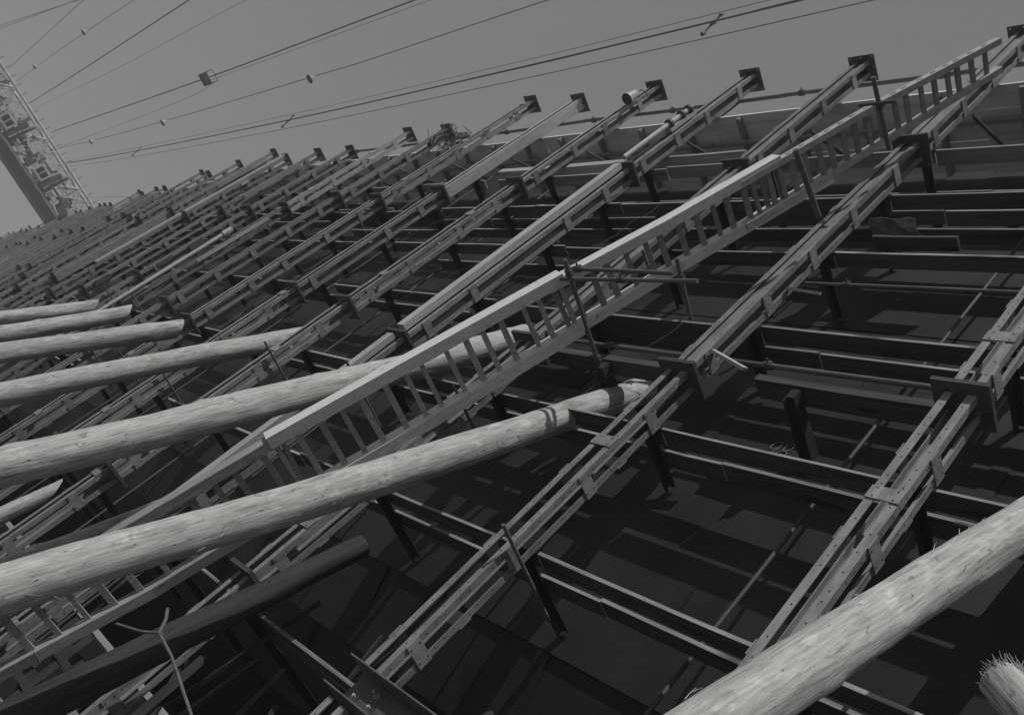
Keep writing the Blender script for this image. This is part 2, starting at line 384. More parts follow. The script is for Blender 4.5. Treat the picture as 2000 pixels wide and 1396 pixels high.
shore(-2.3, -1.48, 3.36, -.03, 6.35, 9.0, .160, .150, 'thick pale peeled log in the lower right corner, in front of the nearest column', 1.3)
shore(-7.7, -1.95, 1.21, .67, 7.21, 8.2, .205, .178, 'longest pale peeled log across the lower left, passing in front of the ladder', 2.7)
shore(-10.3, -2.05, 1.823, .26, 7.374, 8.6, .225, .185, 'pale peeled log passing behind the ladder, second above the longest log', 3.9)
shore(-15.7, -1.467, 2.571, .422, 7.108, 7.45, .205, .185, 'pale peeled log whose tip ends behind the lattice column of the lamp shade', 4.4)
shore(-18.2, -1.574, 3.164, -.233, 6.017, 6.1, .20, .185, 'thinner pale log ending at a dark flange plate at the left edge', 5.2)
shore(-20.7, -1.441, 3.6, -.528, 5.757, 5.95, .19, .175, 'second highest of the pale logs fanned at the left edge', 6.1)
shore(-23.2, -1.309, 4.037, -.467, 5.858, 5.9, .19, .175, 'topmost pale log at the left edge, highest of the fan', 7.4)
shore(-13.1, -.71, 1.53, -.57, 2.27, 2.2, .14, .10, 'short pale log stub with pointed tip between two long logs at the left edge', 9.4, cut=.25)
shore(-10.8, -.955, 1.21, -.22, 3.44, 3.3, .13, .11, 'shaded log stub with bright pointed tip just above the longest log', 10.1, cut=.3)
for (p0, p1, lab, sd) in (((-8.4, -.82, .05), (-8.4, .42, 4.1), 'shade-darkened log in the shadow under the hull at lower left', 11.2),
                          ((-7.6, 1.15, .05), (-5.75, 1.1, 3.5), 'shade-darkened log in deep shadow at the bottom centre', 12.3)):
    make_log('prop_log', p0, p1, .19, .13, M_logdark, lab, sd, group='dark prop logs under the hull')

for i in range(30):  # stacks added as a dark backdrop in front of the sunlit ground
    b = MB(); x = 1.0 - 2.6 * i
    for lz in range(5):
        for q in range(3):
            if lz % 2: b.box(x - 1.28, x + 1.28, q * .55, q * .55 + .26, lz * .29 + .005, lz * .29 + .285)
            else: b.box(x - .9 + q * .77, x - .64 + q * .77, -.15, 1.5, lz * .29 + .005, lz * .29 + .285)
    o = b.build('crib_stack', M_crib); o.location = (0, 2.05 + taper(x), 0)
    tag(o, 'added stack of shade-dark crossed baulks under the bilge, %s from the right' % nth(i + 1), 'timber stack', 'crib stacks under the hull')

r = random.Random(12)
for i in range(12):
    xa = r.uniform(-13, -5.5); ya = r.uniform(.75, 1.3); za = r.uniform(0, 1.6); b = MB()
    b.bar((0, 0, 0), (r.uniform(-1.2, .9), r.uniform(-.25, .15), r.uniform(1.2, 2.6)), r.uniform(.04, .11), r.uniform(.03, .07))
    o = b.build('thin_strut', r.choice((M_logdark, M_plate, M_logdark))); o.location = (xa, ya, za); tag(o, 'thin dark strut leaning in the shadowed clutter under the hull at lower left', 'strut', 'thin struts under the hull')

# ------------------------------------------------------------------ staging planks between columns and hull
pm_cache = []
M_pedge = mat('sunlit_plank_edge', .12, .36, .85, (1.0, 18, 18), detail=7, bump=.3, var=.25, spots=[((1.1, 6, 6), .60, .40)])  # sunlight on the front edges, painted in as a paler tone
def plank_mesh(L, w, h, sd):
    b = MB(); n = max(4, int(L / .6)); r = random.Random(sd); vs = []
    for i in range(n + 1):
        x_ = -L * i / n; dz = -.012 * math.sin(math.pi * i / n) + .006 * noise.noise(Vector((x_, sd, 0))); dy = .006 * noise.noise(Vector((x_ * .7, sd, 5)))
        vs += [(x_, dy, dz - h), (x_, w + dy, dz - h), (x_, w + dy, dz), (x_, dy, dz)]
    fs = [(4 * i + j, 4 * i + (j + 1) % 4, 4 * i + 4 + (j + 1) % 4, 4 * i + 4 + j) for i in range(n) for j in range(4)]
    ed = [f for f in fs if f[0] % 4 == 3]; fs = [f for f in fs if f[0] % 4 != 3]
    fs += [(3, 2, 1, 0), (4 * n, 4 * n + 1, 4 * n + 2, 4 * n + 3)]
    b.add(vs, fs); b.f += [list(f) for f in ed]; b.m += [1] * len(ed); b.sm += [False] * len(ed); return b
rows = {2.85: (.42, .68), 4.83: (.34, .66), 6.85: (.34, .66), 8.85: (.34, .62), 10.6: (.34, .72), 12.15: (.34, .60, .86), 13.55: (.34, 1.0)}
lv_name = {2.85: 'lowest', 4.83: 'second', 6.85: 'third', 8.85: 'fourth', 10.6: 'fifth', 12.15: 'sixth', 13.55: 'seventh'}
rw_name = ('outer', 'inner', 'innermost')
seen = {}
for z in LEVELS:
    for ri, y in enumerate(rows[z]):
        random.seed(int(z * 100) + ri * 7); x = 3.9; cnt = 0
        while x > -62:
            L = random.uniform(4.6, 5.6); skip = random.random() < (.10 if ri == 0 else .25)
            if x > -8: L = 5.0; skip = (ri == 1 and z == 10.6)
            if ri == 1 and x > -2 and x < 0: L = 4.3
            if z < 3 and x < -7: skip = True
            if not skip:
                yj = y + random.uniform(-.02, .03); yy = [yj + taper(x), yj + taper(x - L)]
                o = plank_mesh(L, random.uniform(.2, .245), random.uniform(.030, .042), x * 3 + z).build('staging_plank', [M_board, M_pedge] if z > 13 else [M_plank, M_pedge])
                o.location = (x, yy[0], z + .03 + ri * .002)
                o.rotation_euler = (0, 0, -math.atan2(yy[1] - yy[0], L))
                ci = min(range(len(cols)), key=lambda k: abs(cols[k] - (x - L / 2)))
                tag(o, '%s plank of the %s staging level up, crossing the %s column from the right' % (rw_name[ri], lv_name[z], nth(ci + 1)), 'plank', 'staging planks along the hull')
                cnt += 1
            x -= L + (random.choice((.02, .03, .12, .5)) if x < -8 else .02)
def extra_plank(x0, x1, y, z, w, h, m, lab):
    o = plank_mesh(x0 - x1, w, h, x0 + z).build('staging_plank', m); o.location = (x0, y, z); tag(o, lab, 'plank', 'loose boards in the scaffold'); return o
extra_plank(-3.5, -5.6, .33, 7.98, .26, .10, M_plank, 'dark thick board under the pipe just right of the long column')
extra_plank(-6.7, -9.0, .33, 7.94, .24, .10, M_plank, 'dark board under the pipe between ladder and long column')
extra_plank(-9.7, -11.95, .33, 14.08, .26, .06, M_board, 'pale edged board below the top deck right of the collared pole')
extra_plank(-12.6, -16.6, .33, 14.1, .2, .16, M_wood, 'bright broad beam under the top deck left of the lamp shade column')
extra_plank(-4.9, -6.0, .5, 11.35, .2, .05, M_plank, 'short board on end below the sixth staging level near the right edge')
def offcut(p, rot, L, lab):
    b = MB(); b.box(-L / 2, L / 2, -.05, .05, -.018, .018); o = b.build('offcut', M_woodz, None, p); o.rotation_euler = rot; tag(o, lab, 'offcut', 'pale offcuts of timber')
offcut((-5.85, .1, 7.87), (.9, .12, .35), .45, 'short white offcut wedged beside the flange of the long column')
offcut((-5.9, .22, 9.5), (.9, -.25, .3), .40, 'small pale offcut poking out right of the long column')

random.seed(77)
# top deck of new boards on joists
xd = 4.0; k = 0
while xd > -108:
    L = 5.2; x1 = xd - L
    dk = thing('staging_deck', 'planked top staging deck panel over the %s bay pair from the right, seen from below' % nth(k + 1), 'deck', (xd, taper(xd), 15.85), 'planked panels of the top staging deck')
    ang = -math.atan2(taper(x1) - taper(xd), L); dk.rotation_euler = (0, 0, ang)
    b = MB(); y = .33
    while y < 1.80:
        w = random.uniform(.17, .21)
        xs = [0, -L - .006] if random.random() < .5 else [0, -random.uniform(1.5, 3.6), -L - .006]
        for a, c in zip(xs, xs[1:]):
            dz = random.uniform(-.012, .012) + (random.random() < .15) * -.03
            b.box(c + .008, a, y, y + w - .012, dz - .045, dz)
        y += w
    b.build('planking', M_deck, dk)
    b = MB()
    for q in (.65, 1.95, 3.25, 4.55):
        b.box(-q - .04, -q + .04, .36, 1.80, -.18, -.062)
        o = b.build('joist', M_woodz_old, dk); b = MB()
    b.box(-L + .03, -.03, .80, .87, -.30, -.183); b.build('ledger', M_woodz_old, dk)
    xd = x1; k += 1
# diagonal struts under the top deck
for i in range(1, 16):
    x = cols[i]; b = MB(); b.tube([(0, 0, 0), (-.05, .9, .9)], .028, 8)
    o = b.build('deck_strut', M_edge); o.location = (x + CW + .06 + .035, CW + taper(x) + .02, 14.55)
    tag(o, 'slanting strut from the %s column from the right up to the top deck' % nth(i + 1), 'strut', 'struts under the top deck')

# ------------------------------------------------------------------ pipes
def pipe(pts, r, lab, m=M_edge, couplers=(), group='scaffold pipes', name='scaffold_pipe'):
    b = MB(); b.tube(pts, r, 12)
    o = b.build(name, m); tag(o, lab, 'pipe', group)
    for (c, d) in couplers:
        c = Vector(c); d = Vector(d).normalized(); q = MB(); q.tube([c - d * .05, c + d * .05], r * 1.55, 10)
        e = d.cross(Vector((.3, .2, .9))).normalized(); q.tube([c + e * r * 1.3, c + e * (r * 1.3 + .05)], .012, 6); q.box(c.x - .03, c.x + .03, c.y - .03, c.y + .03, c.z + r, c.z + r + .03)
        q.build('coupler', M_plate, o)
    return o
xs = [1.5, -4.3, -10.4, -16.1, -22.0, -27.5]
for i in range(5):
    a, c = xs[i], xs[i + 1]
    pipe([(a, .33, 16.58 + .04 * (i % 2)), ((a + c) / 2, .33, 16.56), (c, .33, 16.6 + .04 * ((i + 1) % 2))], .04, 'dark handrail pipe above the top deck, %s length from the right' % nth(i + 1),
         couplers=[((c + .35, .33, 16.6), (1, 0, 0)), (((a + c) / 2, .33, 16.56), (1, 0, 0))], group='handrail pipes above the top deck')
for i in range(5):
    a = xs[i] - 1.2; pipe([(a, .4, 15.88), (a, .4, 16.75)], .022, 'short rail post on the top deck, %s from the right' % nth(i + 1), group='rail posts of the top deck')
pipe([(-6.15, .33, 9.84), (-3.4, .33, 9.88)], .021, 'thin guard pipe with coupler between the long column and the nearest column', couplers=[((-5.55, .33, 9.85), (1, 0, 0))])
pipe([(-6.05, .30, 8.10), (-3.45, .30, 8.12)], .03, 'pipe with clamp lying on the dark board right of the long column', couplers=[((-5.55, .30, 8.105), (1, 0, 0))])
pipe([(-6.4, .30, 8.08), (-8.9, .30, 8.06)], .03, 'pipe lying on the dark board between ladder and long column', couplers=[((-7.9, .30, 8.07), (1, 0, 0))])
pipe([(-5.95, -1.38, 12.02), (-5.95, -.38, 12.05)], .03, 'dark pipe beside the upper ladder, nearest the top', couplers=[((-5.95, -1.0, 12.03), (0, 1, 0))], group='cross pipes beside the ladder')
pipe([(-5.7, -1.04, 12.0), (-6.2, -1.04, 12.0)], .024, 'short dark pipe crossing the upper ladder below the top deck', group='cross pipes beside the ladder')
pipe([(-5.95, -1.32, 10.1), (-5.95, -.38, 10.22)], .036, 'pale pipe crossing the ladder at the middle of its upper length', group='cross pipes beside the ladder')
pipe([(-7.8, -1.13, 7.82), (-7.8, .6, 7.68)], .028, 'thin pipe crossing the ladder left of its landing', couplers=[((-7.8, .25, 7.71), (0, 1, 0)), ((-7.8, -.95, 7.80), (0, 1, 0))], group='cross pipes beside the ladder')
pipe([(-7.3, -.42, 9.1), (-7.3, .7, 8.95)], .028, 'thin pipe right of the ladder landing', couplers=[((-7.3, -.15, 9.06), (0, 1, 0))], group='cross pipes beside the ladder')
pipe([(-8.05, -.9, 7.99), (-6.35, -.9, 8.0)], .026, 'upper guard pipe of the ladder landing', couplers=[((-7.85, -.9, 7.99), (1, 0, 0))], group='guard pipes of the ladder landing')
pipe([(-8.1, -.88, 7.77), (-5.95, -.88, 7.9)], .026, 'lower guard pipe of the ladder landing', couplers=[((-7.0, -.88, 7.835), (1, 0, 0))], group='guard pipes of the ladder landing')
for i in range(1, 14):               # thin inner uprights near the hull
    x = cols[i] - 1.05 + .3 * (i % 3 - 1)
    pipe([(x, .93, .0), (x + .03, .93, 15.4)], .021, 'thin upright pipe close to the hull left of the %s column from the right' % nth(i + 1), group='thin inner upright pipes', m=M_plate)
for i in range(2, 12):
    x = cols[i] + .33; z = random.choice((5.05, 6.2, 7.0)) if i > 2 else 4.6
    pipe([(x, -.28, z), (x, .95, z - .03)], .02, 'short cross pipe sticking out right of the %s column from the right' % nth(i + 1), group='short cross pipes at the columns')
for (px_, pz_) in ((-5.05, 7.86), (-7.75, 7.82)):
    b = MB(); b.box(-.05, .05, 0, .95, -.14, 0); b.box(-.05, -.038, 0, .95, -.2, -.14)
    o = b.build('cross_timber', M_crib); o.location = (px_, .34, pz_ - .03)
    tag(o, 'dark cross timber under the staging at mid bay, %.0f metres up' % pz_, 'timber', 'cross timbers under the staging')
pipe([(-2.75, .1, 5.2), (-2.75, .1, 5.9)], .02, 'short pipe end sticking up beside the nearest column', group='short cross pipes at the columns')
# bent pipe behind the foreground log
pipe([(-2.9, .35, 6.55), (-2.2, .35, 6.55), (-2.08, .35, 6.5), (-2.05, .35, 6.25), (-2.05, .35, 5.9)], .022, 'bent pipe end hooking down behind the foreground log', group='short cross pipes at the columns')

for k_, (pa, pb, sag) in enumerate((((-12.6, .3, 6.8), (-13.4, .9, 5.0), .2), ((-7.2, .3, 8.9), (-8.6, .8, 6.2), .3), ((-9.6, .25, 10.5), (-11.2, .2, 8.2), .4), ((-17.6, .1, 10.4), (-18.6, .1, 8.9), .25),
                                 ((-12.2, .1, 9.9), (-13.9, .2, 8.0), .4), ((-10.2, .35, 12.1), (-10.9, .5, 9.9), .15), ((-15.2, .1, 11.6), (-16.6, .1, 9.4), .35), ((-6.7, .5, 4.8), (-7.6, 1.0, 2.4), .3))):
    pa = Vector(pa); pb = Vector(pb); b = MB()
    b.tube([pa + (pb - pa) * q + Vector((.03 * math.sin(q * 17), .02 * math.sin(q * 23), -sag * 4 * q * (1 - q) + .02 * math.sin(q * 31))) for q in [i_ / 14 for i_ in range(15)]], .004, 5)
    tag(b.build('slack_wire', M_edge), 'loose slack wire hanging below the staging, %s from the right' % nth(sorted(range(8), key=lambda q: -[-12.6, -7.2, -9.6, -17.6, -12.2, -10.2, -15.2, -6.7][q]).index(k_) + 1), 'wire', 'slack wires in the scaffold')

# ------------------------------------------------------------------ pole with collars and timber on a column
lp = thing('collared_pole', 'pale round pole with dark collars strapped to the front of a lattice column', 'pole', (-11.72, -.13, 7.3))
b = MB(); b.tube([(.12, -.02, 5.75), (.12, -.02, 7.95)], .05, 16); b.build('pole', M_woodz, lp)
for z in (7.2, 7.6, 7.85):
    b = MB(); b.tube([(.12, -.02, z - .03), (.12, -.02, z + .03)], .10, 16); b.build('collar', M_plate, lp)
b = MB(); b.box(.04, .2, .04, .12, 7.1, 7.95); b.build('clamp_bar', M_steel_pale, lp)
tb = MB(); tb.box(0, .17, -.13, -.016, 7.36, 12.86)
tag(tb.build('timber_fender', M_woodz, None, (-11.70, 0, 0)), 'pale squared timber along the front of the collared pole column', 'timber')
tb = MB(); tb.box(0, .16, -.11, -.016, 3.2, 7.15)
tag(tb.build('timber_fender', M_woodz, None, (-11.69, 0, 0)), 'weathered squared timber below the collared pole, behind a pale log', 'timber')
tb = MB(); tb.box(0, .24, -.08, -.016, 8.3, 16.3)
tag(tb.build('timber_fender', M_woodz, None, (cols[12], taper(cols[12]), 0)), 'broad mottled timber on a far column near the left of the skyline', 'timber')
p2 = MB(); p2.tube([(-23.75, -.16, 4.0), (-24.2, -.16, 10.0)], .055, 14)
po = tag(p2.build('long_pole', M_white), 'long slim white pole leaning against the columns at left', 'pole')
q = MB(); q.tube([(-24.2, -.16, 10.0), (-24.22, -.16, 10.3)], .09, 12); q.tube([(-24.1, -.16, 10.15), (-24.3, -.16, 10.15)], .05, 10); q.build('pole_head', M_steel_pale, po)
# ------------------------------------------------------------------ lamp
lm = thing('hanging_lamp', 'white cone lamp shade hanging below the top plate of a lattice column', 'lamp', (-14.2, -.16, 16.3)); lm.scale = (.85, .85, .85)
n = 24; b = MB(); pr = [(.03, .42), (.10, .40), (.12, .30), (.17, 0.0)]
vs = [(r * math.cos(2 * math.pi * j / n), r * math.sin(2 * math.pi * j / n), z) for r, z in pr for j in range(n)]
b.add(vs, [(i * n + j, i * n + (j + 1) % n, (i + 1) * n + (j + 1) % n, (i + 1) * n + j) for i in range(3) for j in range(n)], 0, True)
b.build('lamp_shade', M_white, lm)
b = MB(); b.tube([(0, 0, .02), (0, 0, .022)], .165, n); b.build('dark_mouth_disc', M_craned, lm)  # dark disc across the mouth stands in for the shadowed hollow
b = MB(); b.tube([(0, 0, .42), (0, 0, .62), (.0, .12, .75), (0, .3, .8)], .014, 8); b.build('bracket', M_plate, lm)

random.seed(5)
# ------------------------------------------------------------------ ladders
def ladder(lab, F, B, ms, wf, n, t0=0.02, t1=.98, mr=None, fr=(.12, .07)):
    F = [Vector(p) for p in F]; B = [Vector(p) for p in B]
    t = thing('wooden_ladder', lab, 'ladder', F[0], 'timber ladders up the scaffold'); o = F[0]
    def at(P, q):
        ls = [(P[i + 1] - P[i]).length for i in range(len(P) - 1)]; T = sum(ls) * q
        for i, l_ in enumerate(ls):
            if T <= l_ or i == len(ls) - 1: return P[i] + (P[i + 1] - P[i]) * (T / l_)
            T -= l_
    for P in (F, B):
        b = MB()
        for a, c in zip(P, P[1:]): b.bar(a - o, c - o, fr[0], fr[1], (0, 1, 0))
        ob = b.build('stile', ms, t)
    for i in range(n):
        q = t0 + (t1 - t0) * i / (n - 1); a = at(F, q); c = B[-1]
        for p0, p1 in zip(B, B[1:]):
            if p0.z <= a.z <= p1.z: c = p0 + (p1 - p0) * ((a.z - p0.z) / (p1.z - p0.z))
        a = a - o; c = c - o; d = (c - a).normalized()
        b = MB(); up = (F[-1] - F[0]).normalized(); jt = random.uniform(-.035, .035)
        b.bar(a - d * .05 + up * jt, c + d * .05 + up * jt, .035, .066 + random.uniform(-.012, .012), up + Vector((0, random.uniform(-.05, .05), 0))); b.build('rung', mr or ms, t)
    return t
# lower old ladder, pale middle ladder, broad upper ladder, slim top ladder (they lean along the ship as they climb)
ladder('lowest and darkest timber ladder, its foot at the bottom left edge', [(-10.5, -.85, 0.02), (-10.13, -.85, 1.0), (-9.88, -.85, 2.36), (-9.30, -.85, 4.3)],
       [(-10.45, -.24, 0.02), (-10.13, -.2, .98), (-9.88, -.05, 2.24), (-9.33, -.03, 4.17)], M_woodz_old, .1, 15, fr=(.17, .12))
ladder('long middle ladder of pale squared timber with wide rungs', [(-9.38, -.88, 4.08), (-8.76, -.87, 5.83), (-8.03, -.86, 7.85)],
       [(-9.50, -.06, 3.7), (-8.8, -.06, 5.74), (-8.05, -.12, 7.84)], M_woodp, .1, 15, fr=(.20, .15), mr=M_woodz)
ladder('upper ladder with a broad bright outer stile', [(-8.12, -.83, 7.65), (-7.42, -.84, 9.25), (-6.82, -.85, 10.92)],
       [(-8.16, -.14, 7.55), (-7.43, -.24, 9.23), (-6.60, -.24, 11.6)], M_woodp, .1, 14, fr=(.18, .13), mr=M_woodz_old)
ladder('slim topmost ladder reaching into the sky above the deck', [(-7.0, -.82, 10.3), (-6.27, -.84, 12.37), (-5.40, -.85, 14.3)],
       [(-7.03, -.27, 10.2), (-6.30, -.31, 12.35), (-5.42, -.46, 14.28)], M_woodz, .1, 19, fr=(.115, .085), t0=.04, t1=.94, mr=M_woodz_old)

# ------------------------------------------------------------------ brushwood, crumpled sheet, bent rod
b = MB(); r = random.Random(3)
for i in range(46):
    a = Vector((r.uniform(-.5, .5), r.uniform(-.2, .2), r.uniform(-.35, .35))); d = Vector((r.uniform(-1, 1), r.uniform(-.5, .5), r.uniform(-.7, .7))) * .45
    k = Vector((r.uniform(-.15, .15), r.uniform(-.15, .15), r.uniform(-.15, .15)))
    b.tube([a - d, a - d * .4 + k, a + d * .3 - k, a + d], .012, 5)
tag(b.build('brushwood_bundle', M_plate, None, (-20.9, .12, 16.0)), 'dark tangled bundle of brushwood caught at a column top', 'brushwood')
b = MB(); vs = []
for i in range(13):
    for j in range(9):
        x_ = -.45 + .9 * i / 12; y_ = -.3 + .6 * j / 8
        vs.append((x_, y_, .13 * noise.noise(Vector((x_ * 4, y_ * 4, 2))) + .05 * noise.noise(Vector((x_ * 11, y_ * 11, 7))) - .25 * y_ * y_))
b.add(vs, [(i * 9 + j, i * 9 + j + 1, (i + 1) * 9 + j + 1, (i + 1) * 9 + j) for i in range(12) for j in range(8)])
o = b.build('crumpled_sheet', M_board, None, (-5.85, .62, 11.6)); o.scale = (.72, .8, .8); o.modifiers.new('thick', 'SOLIDIFY').thickness = .006
tag(o, 'crumpled pale sheet caught under the staging near the right edge', 'sheet')
b = MB(); b.tube([(-4.55, -2.5, 1.79), (-4.3, -2.5, 1.76), (-4.14, -2.5, 1.73), (-3.95, -2.5, 1.69), (-3.7, -2.5, 1.64), (-3.5, -2.4, 1.2), (-3.3, -2.3, .02)], .0085, 8)
rod = tag(b.build('bent_branch', M_twig), 'thin bent branch with a side twig at the bottom left', 'branch')
b = MB(); b.tube([(-4.52, -2.5, 1.80), (-4.7, -2.5, 1.73), (-4.94, -2.5, 1.67)], .008, 6); b.tube([(-4.55, -2.5, 1.79), (-4.62, -2.5, 1.86), (-4.70, -2.5, 1.90)], .010, 6); b.build('side_twig', M_twig, rod)

# ------------------------------------------------------------------ crane gantry far off
gx = -159.0
gc = thing('gantry_crane', 'tall lattice crane gantry beam with dark girder at the upper left', 'crane', (gx, 0, 0))
b = MB()
for dx in (-1.3, 1.3): b.tube([(dx, -44, 39.6), (dx, 44, 39.6)], .20, 8)
b.build('top_chord', M_crane, gc)
b = MB(); b.box(-1.6, 1.6, -44, 44, 32.2, 33.7); b.build('main_girder', M_craned, gc)
b = MB(); b.box(1.61, 1.8, -44, 44, 33.75, 34.05); b.box(-1.8, -1.61, -44, 44, 33.75, 34.05); b.build('rail_ledge', M_crane, gc)
b = MB(); y = -43.5
P = 8.7
while y < 40:
    for dx in (-1.3, 1.3):
        b.tube([(dx, y, 39.5), (dx, y + P * .5, 34.0)], .13, 6); b.tube([(dx, y, 39.5), (dx, y - P * .2, 36.6)], .10, 6)
        b.tube([(dx, y + P * .5, 34.0), (dx, y + P * .5, 38.5)], .09, 6)
        b.tube([(dx, y + P * .5, 34.0), (dx, y + P, 39.5)], .11, 6)
        b.tube([(dx, y, 36.7), (dx, y + P, 36.7)], .09, 6); b.tube([(dx, y, 37.9), (dx, y + P, 37.9)], .06, 6)
    for dx in (-1.5, 1.45):
        for q in range(4):
            ya = y + P * q / 4; yb = ya + P / 4
            b.tube([(dx, ya, 36.7), (dx, yb, 39.4)], .055, 5); b.tube([(dx, yb, 36.7), (dx, ya, 39.4)], .055, 5); b.tube([(dx, ya, 34.0), (dx, yb, 36.7)], .06, 5); b.tube([(dx, ya, 34.0), (dx, ya, 39.4)], .05, 5)
    b.tube([(-1.3, y, 39.5), (1.3, y + P * .5, 39.5)], .08, 6); b.tube([(1.3, y + P * .5, 39.5), (-1.3, y + P, 39.5)], .08, 6)
    b.tube([(-1.3, y + P * .5, 36.7), (1.3, y + P * .5, 36.7)], .08, 6); b.box(-1.2, 1.2, y + 1, y + 1.4, 36.2, 36.6)
    y += P
b.build('lattice_bracing', M_crane, gc)
r = random.Random(5); y = -19
while y < 20:
    for _ in range(5):
        b = MB(); p = Vector((r.uniform(-1.4, 1.6), y + r.uniform(-1, 1), r.uniform(34.2, 37.6))); d = r.choice(((1, 0, 0), (0, 1, 0), (0, 1, 0), (0, 0, 1), (0, .7, .7), (0, .7, -.7))); L = r.uniform(.6, 2.6)
        b.bar(p, p + Vector(d) * L, r.uniform(.12, .45), r.uniform(.12, .4), (.1, .2, .9), r.choice((0, 1, 1))); b.build('machinery_bar', [M_crane, M_craned], gc)
    for _ in range(2):
        b = MB(); cx, cy, cz = r.uniform(-1, 1.2), y + r.uniform(-1, 1), r.uniform(34.1, 36.4); b.box(cx, cx + r.uniform(.5, 1.4), cy, cy + r.uniform(.4, 1.3), cz, cz + r.uniform(.4, 1.2), r.choice((0, 1, 1)))
        b.build('machinery_box', [M_crane, M_craned], gc)
    b = MB(); b.tube([(1.4, y, 39.7), (1.4, y, 40.6)], .05, 5, 1); b.tube([(1.2, y, 40.5), (1.6, y, 40.5)], .05, 5, 1); b.build('insulator', [M_crane, M_craned], gc)
    y += 1.45

y = -43.5 + P * .3
while y < 40:
    b = MB(); b.box(1.9, 3.6, y, y + 2.2, 34.4, 36.3); b.box(1.2, 3.4, y + 2.4, y + 3.2, 34.1, 37.6, 1); b.box(2.0, 2.8, y - 1.9, y - .5, 34.3, 35.4, 1)
    b.tube([(2.5, y + 3.6, 34.2), (2.5, y + 3.6, 38.4)], .22, 8, 1); b.box(1.9, 2.6, y + 4.2, y + 6.0, 34.4, 35.1)
    c = b.build('trolley_cabin', [M_crane, M_craned], gc)
    q = MB(); q.box(3.61, 3.63, y + .3, y + 1.0, 34.7, 35.9); q.box(3.61, 3.63, y + 1.2, y + 1.9, 34.7, 35.9); q.build('window', M_dark, c)
    y += P
for s in (-1, 1):
    b = MB()
    for dx in (-2.5, 2.5):
        b.tube([(dx, s * 42, 0), (dx * .6, s * 42, 32.2)], .35, 8)
        for z in range(0, 28, 4): b.tube([(dx * (1 - .0125 * z), s * 42, z), (-dx * (1 - .0125 * (z + 4)), s * 42, z + 4)], .13, 6)
    b.build('gantry_leg', M_crane, gc)

# ------------------------------------------------------------------ overhead cables
def cable(pts, r, lab, items=()):
    b = MB(); pts = [Vector(p) for p in pts]; sm = []
    for i in range(len(pts) - 1):
        p0 = pts[max(i - 1, 0)]; p1 = pts[i]; p2 = pts[i + 1]; p3 = pts[min(i + 2, len(pts) - 1)]
        for k in range(8):
            t = k / 8; sm.append(.5 * ((2 * p1) + (p2 - p0) * t + (2 * p0 - 5 * p1 + 4 * p2 - p3) * t * t + (3 * p1 - p0 - 3 * p2 + p3) * t ** 3))
    sm.append(pts[-1]); b.tube(sm, r * .68, 6)
    return tag(b.build('overhead_cable', M_cable), lab, 'cable', 'cables strung from the gantry')
def Y(y, *xz): return [(x_, y, z_) for x_, z_ in xz]
cable(Y(4.2, (-158, 39.9), (-120, 38.2), (-74.4, 37.7), (-45.2, 38.57), (-29.1, 39.55), (-24.7, 40.0), (-10, 41), (30, 44)), .075, 'thickest cable of the lowest bundle crossing the sky')
cable(Y(4.5, (-158, 40.3), (-120, 39.3), (-76.6, 39.0), (-46, 39.6), (-29.8, 40.7), (30, 45)), .03, 'thin upper wire of the lowest bundle')
cable(Y(4.0, (-158, 40.0), (-120, 38.9), (-76.6, 38.6), (-46, 39.2), (-29.8, 40.2), (30, 44.5)), .025, 'thin middle wire of the lowest bundle')
cable(Y(4.7, (-158, 39.6), (-120, 37.6), (-74.4, 37.0), (-45.2, 37.7), (-29.1, 38.6), (-20, 39.3), (30, 43)), .035, 'lower wire of the lowest bundle')
lw = Y(1.4, (-157, 38.4), (-126.5, 37.0), (-98.5, 36.9), (-67.5, 38.57), (-60, 39.0), (-42.8, 42.14), (10, 50))
cable(lw, .045, 'cable carrying the lowest row of hanging lamps')
cable([(-157, 1.5, 38.6), (-98.5, .3, 40.2), (-92.3, -.9, 40.7)], .03, 'thin stay wire rising to the cable trolley')
tc = Y(-.9, (-157, 40.2), (-123, 40.3), (-92.3, 40.9), (-80, 42.0), (-62, 44.6), (-40, 47.5), (20, 55))
cable(tc, .085, 'thick cable carrying the trolley')
cable(Y(-.6, (-92.3, 40.5), (-62, 43.6), (-40, 46.4), (20, 54)), .03, 'thin wire just below the trolley cable')
cable([(-157, -5.9, 40), (-120, -6.8, 39.4), (-85.7, -7.9, 40), (-60, -8.7, 41), (20, -11, 48)], .085, 'thick cable second above the trolley')
cable([(-157, -4.9, 40), (-110, -5.2, 39.2), (-70, -5.9, 40), (20, -7, 46)], .025, 'faint thin wire between trolley cable and the thick cable above')
l5 = [(-157, -9.4, 40), (-125, -9.9, 39.3), (-98, -10.3, 40), (-70, -10.8, 42), (20, -12, 50)]
cable(l5, .04, 'cable carrying the upper row of hanging lamps')
cable([(-157, -11.4, 40), (-120, -12.6, 39.8), (-100, -13.2, 40.3), (20, -17, 47)], .05, 'steep cable near the upper left corner')
cable([(-150, -16.7, 40), (-112.5, -13.2, 40), (-80, -10.2, 40.2), (20, -1, 41)], .05, 'upper wire of the slanting pair in the upper left corner')
cable([(-150, -16.3, 40), (-114.2, -13.4, 39.8), (-80, -10.5, 39.9), (20, -1.3, 40.6)], .05, 'lower wire of the slanting pair in the upper left corner')
cable([(-158.5, 10.4, 39.8), (-140, 10.0, 38.3), (-122, 10.2, 37.6), (-100, 10.5, 37.4)], .03, 'short lowest wire near the foot of the gantry')
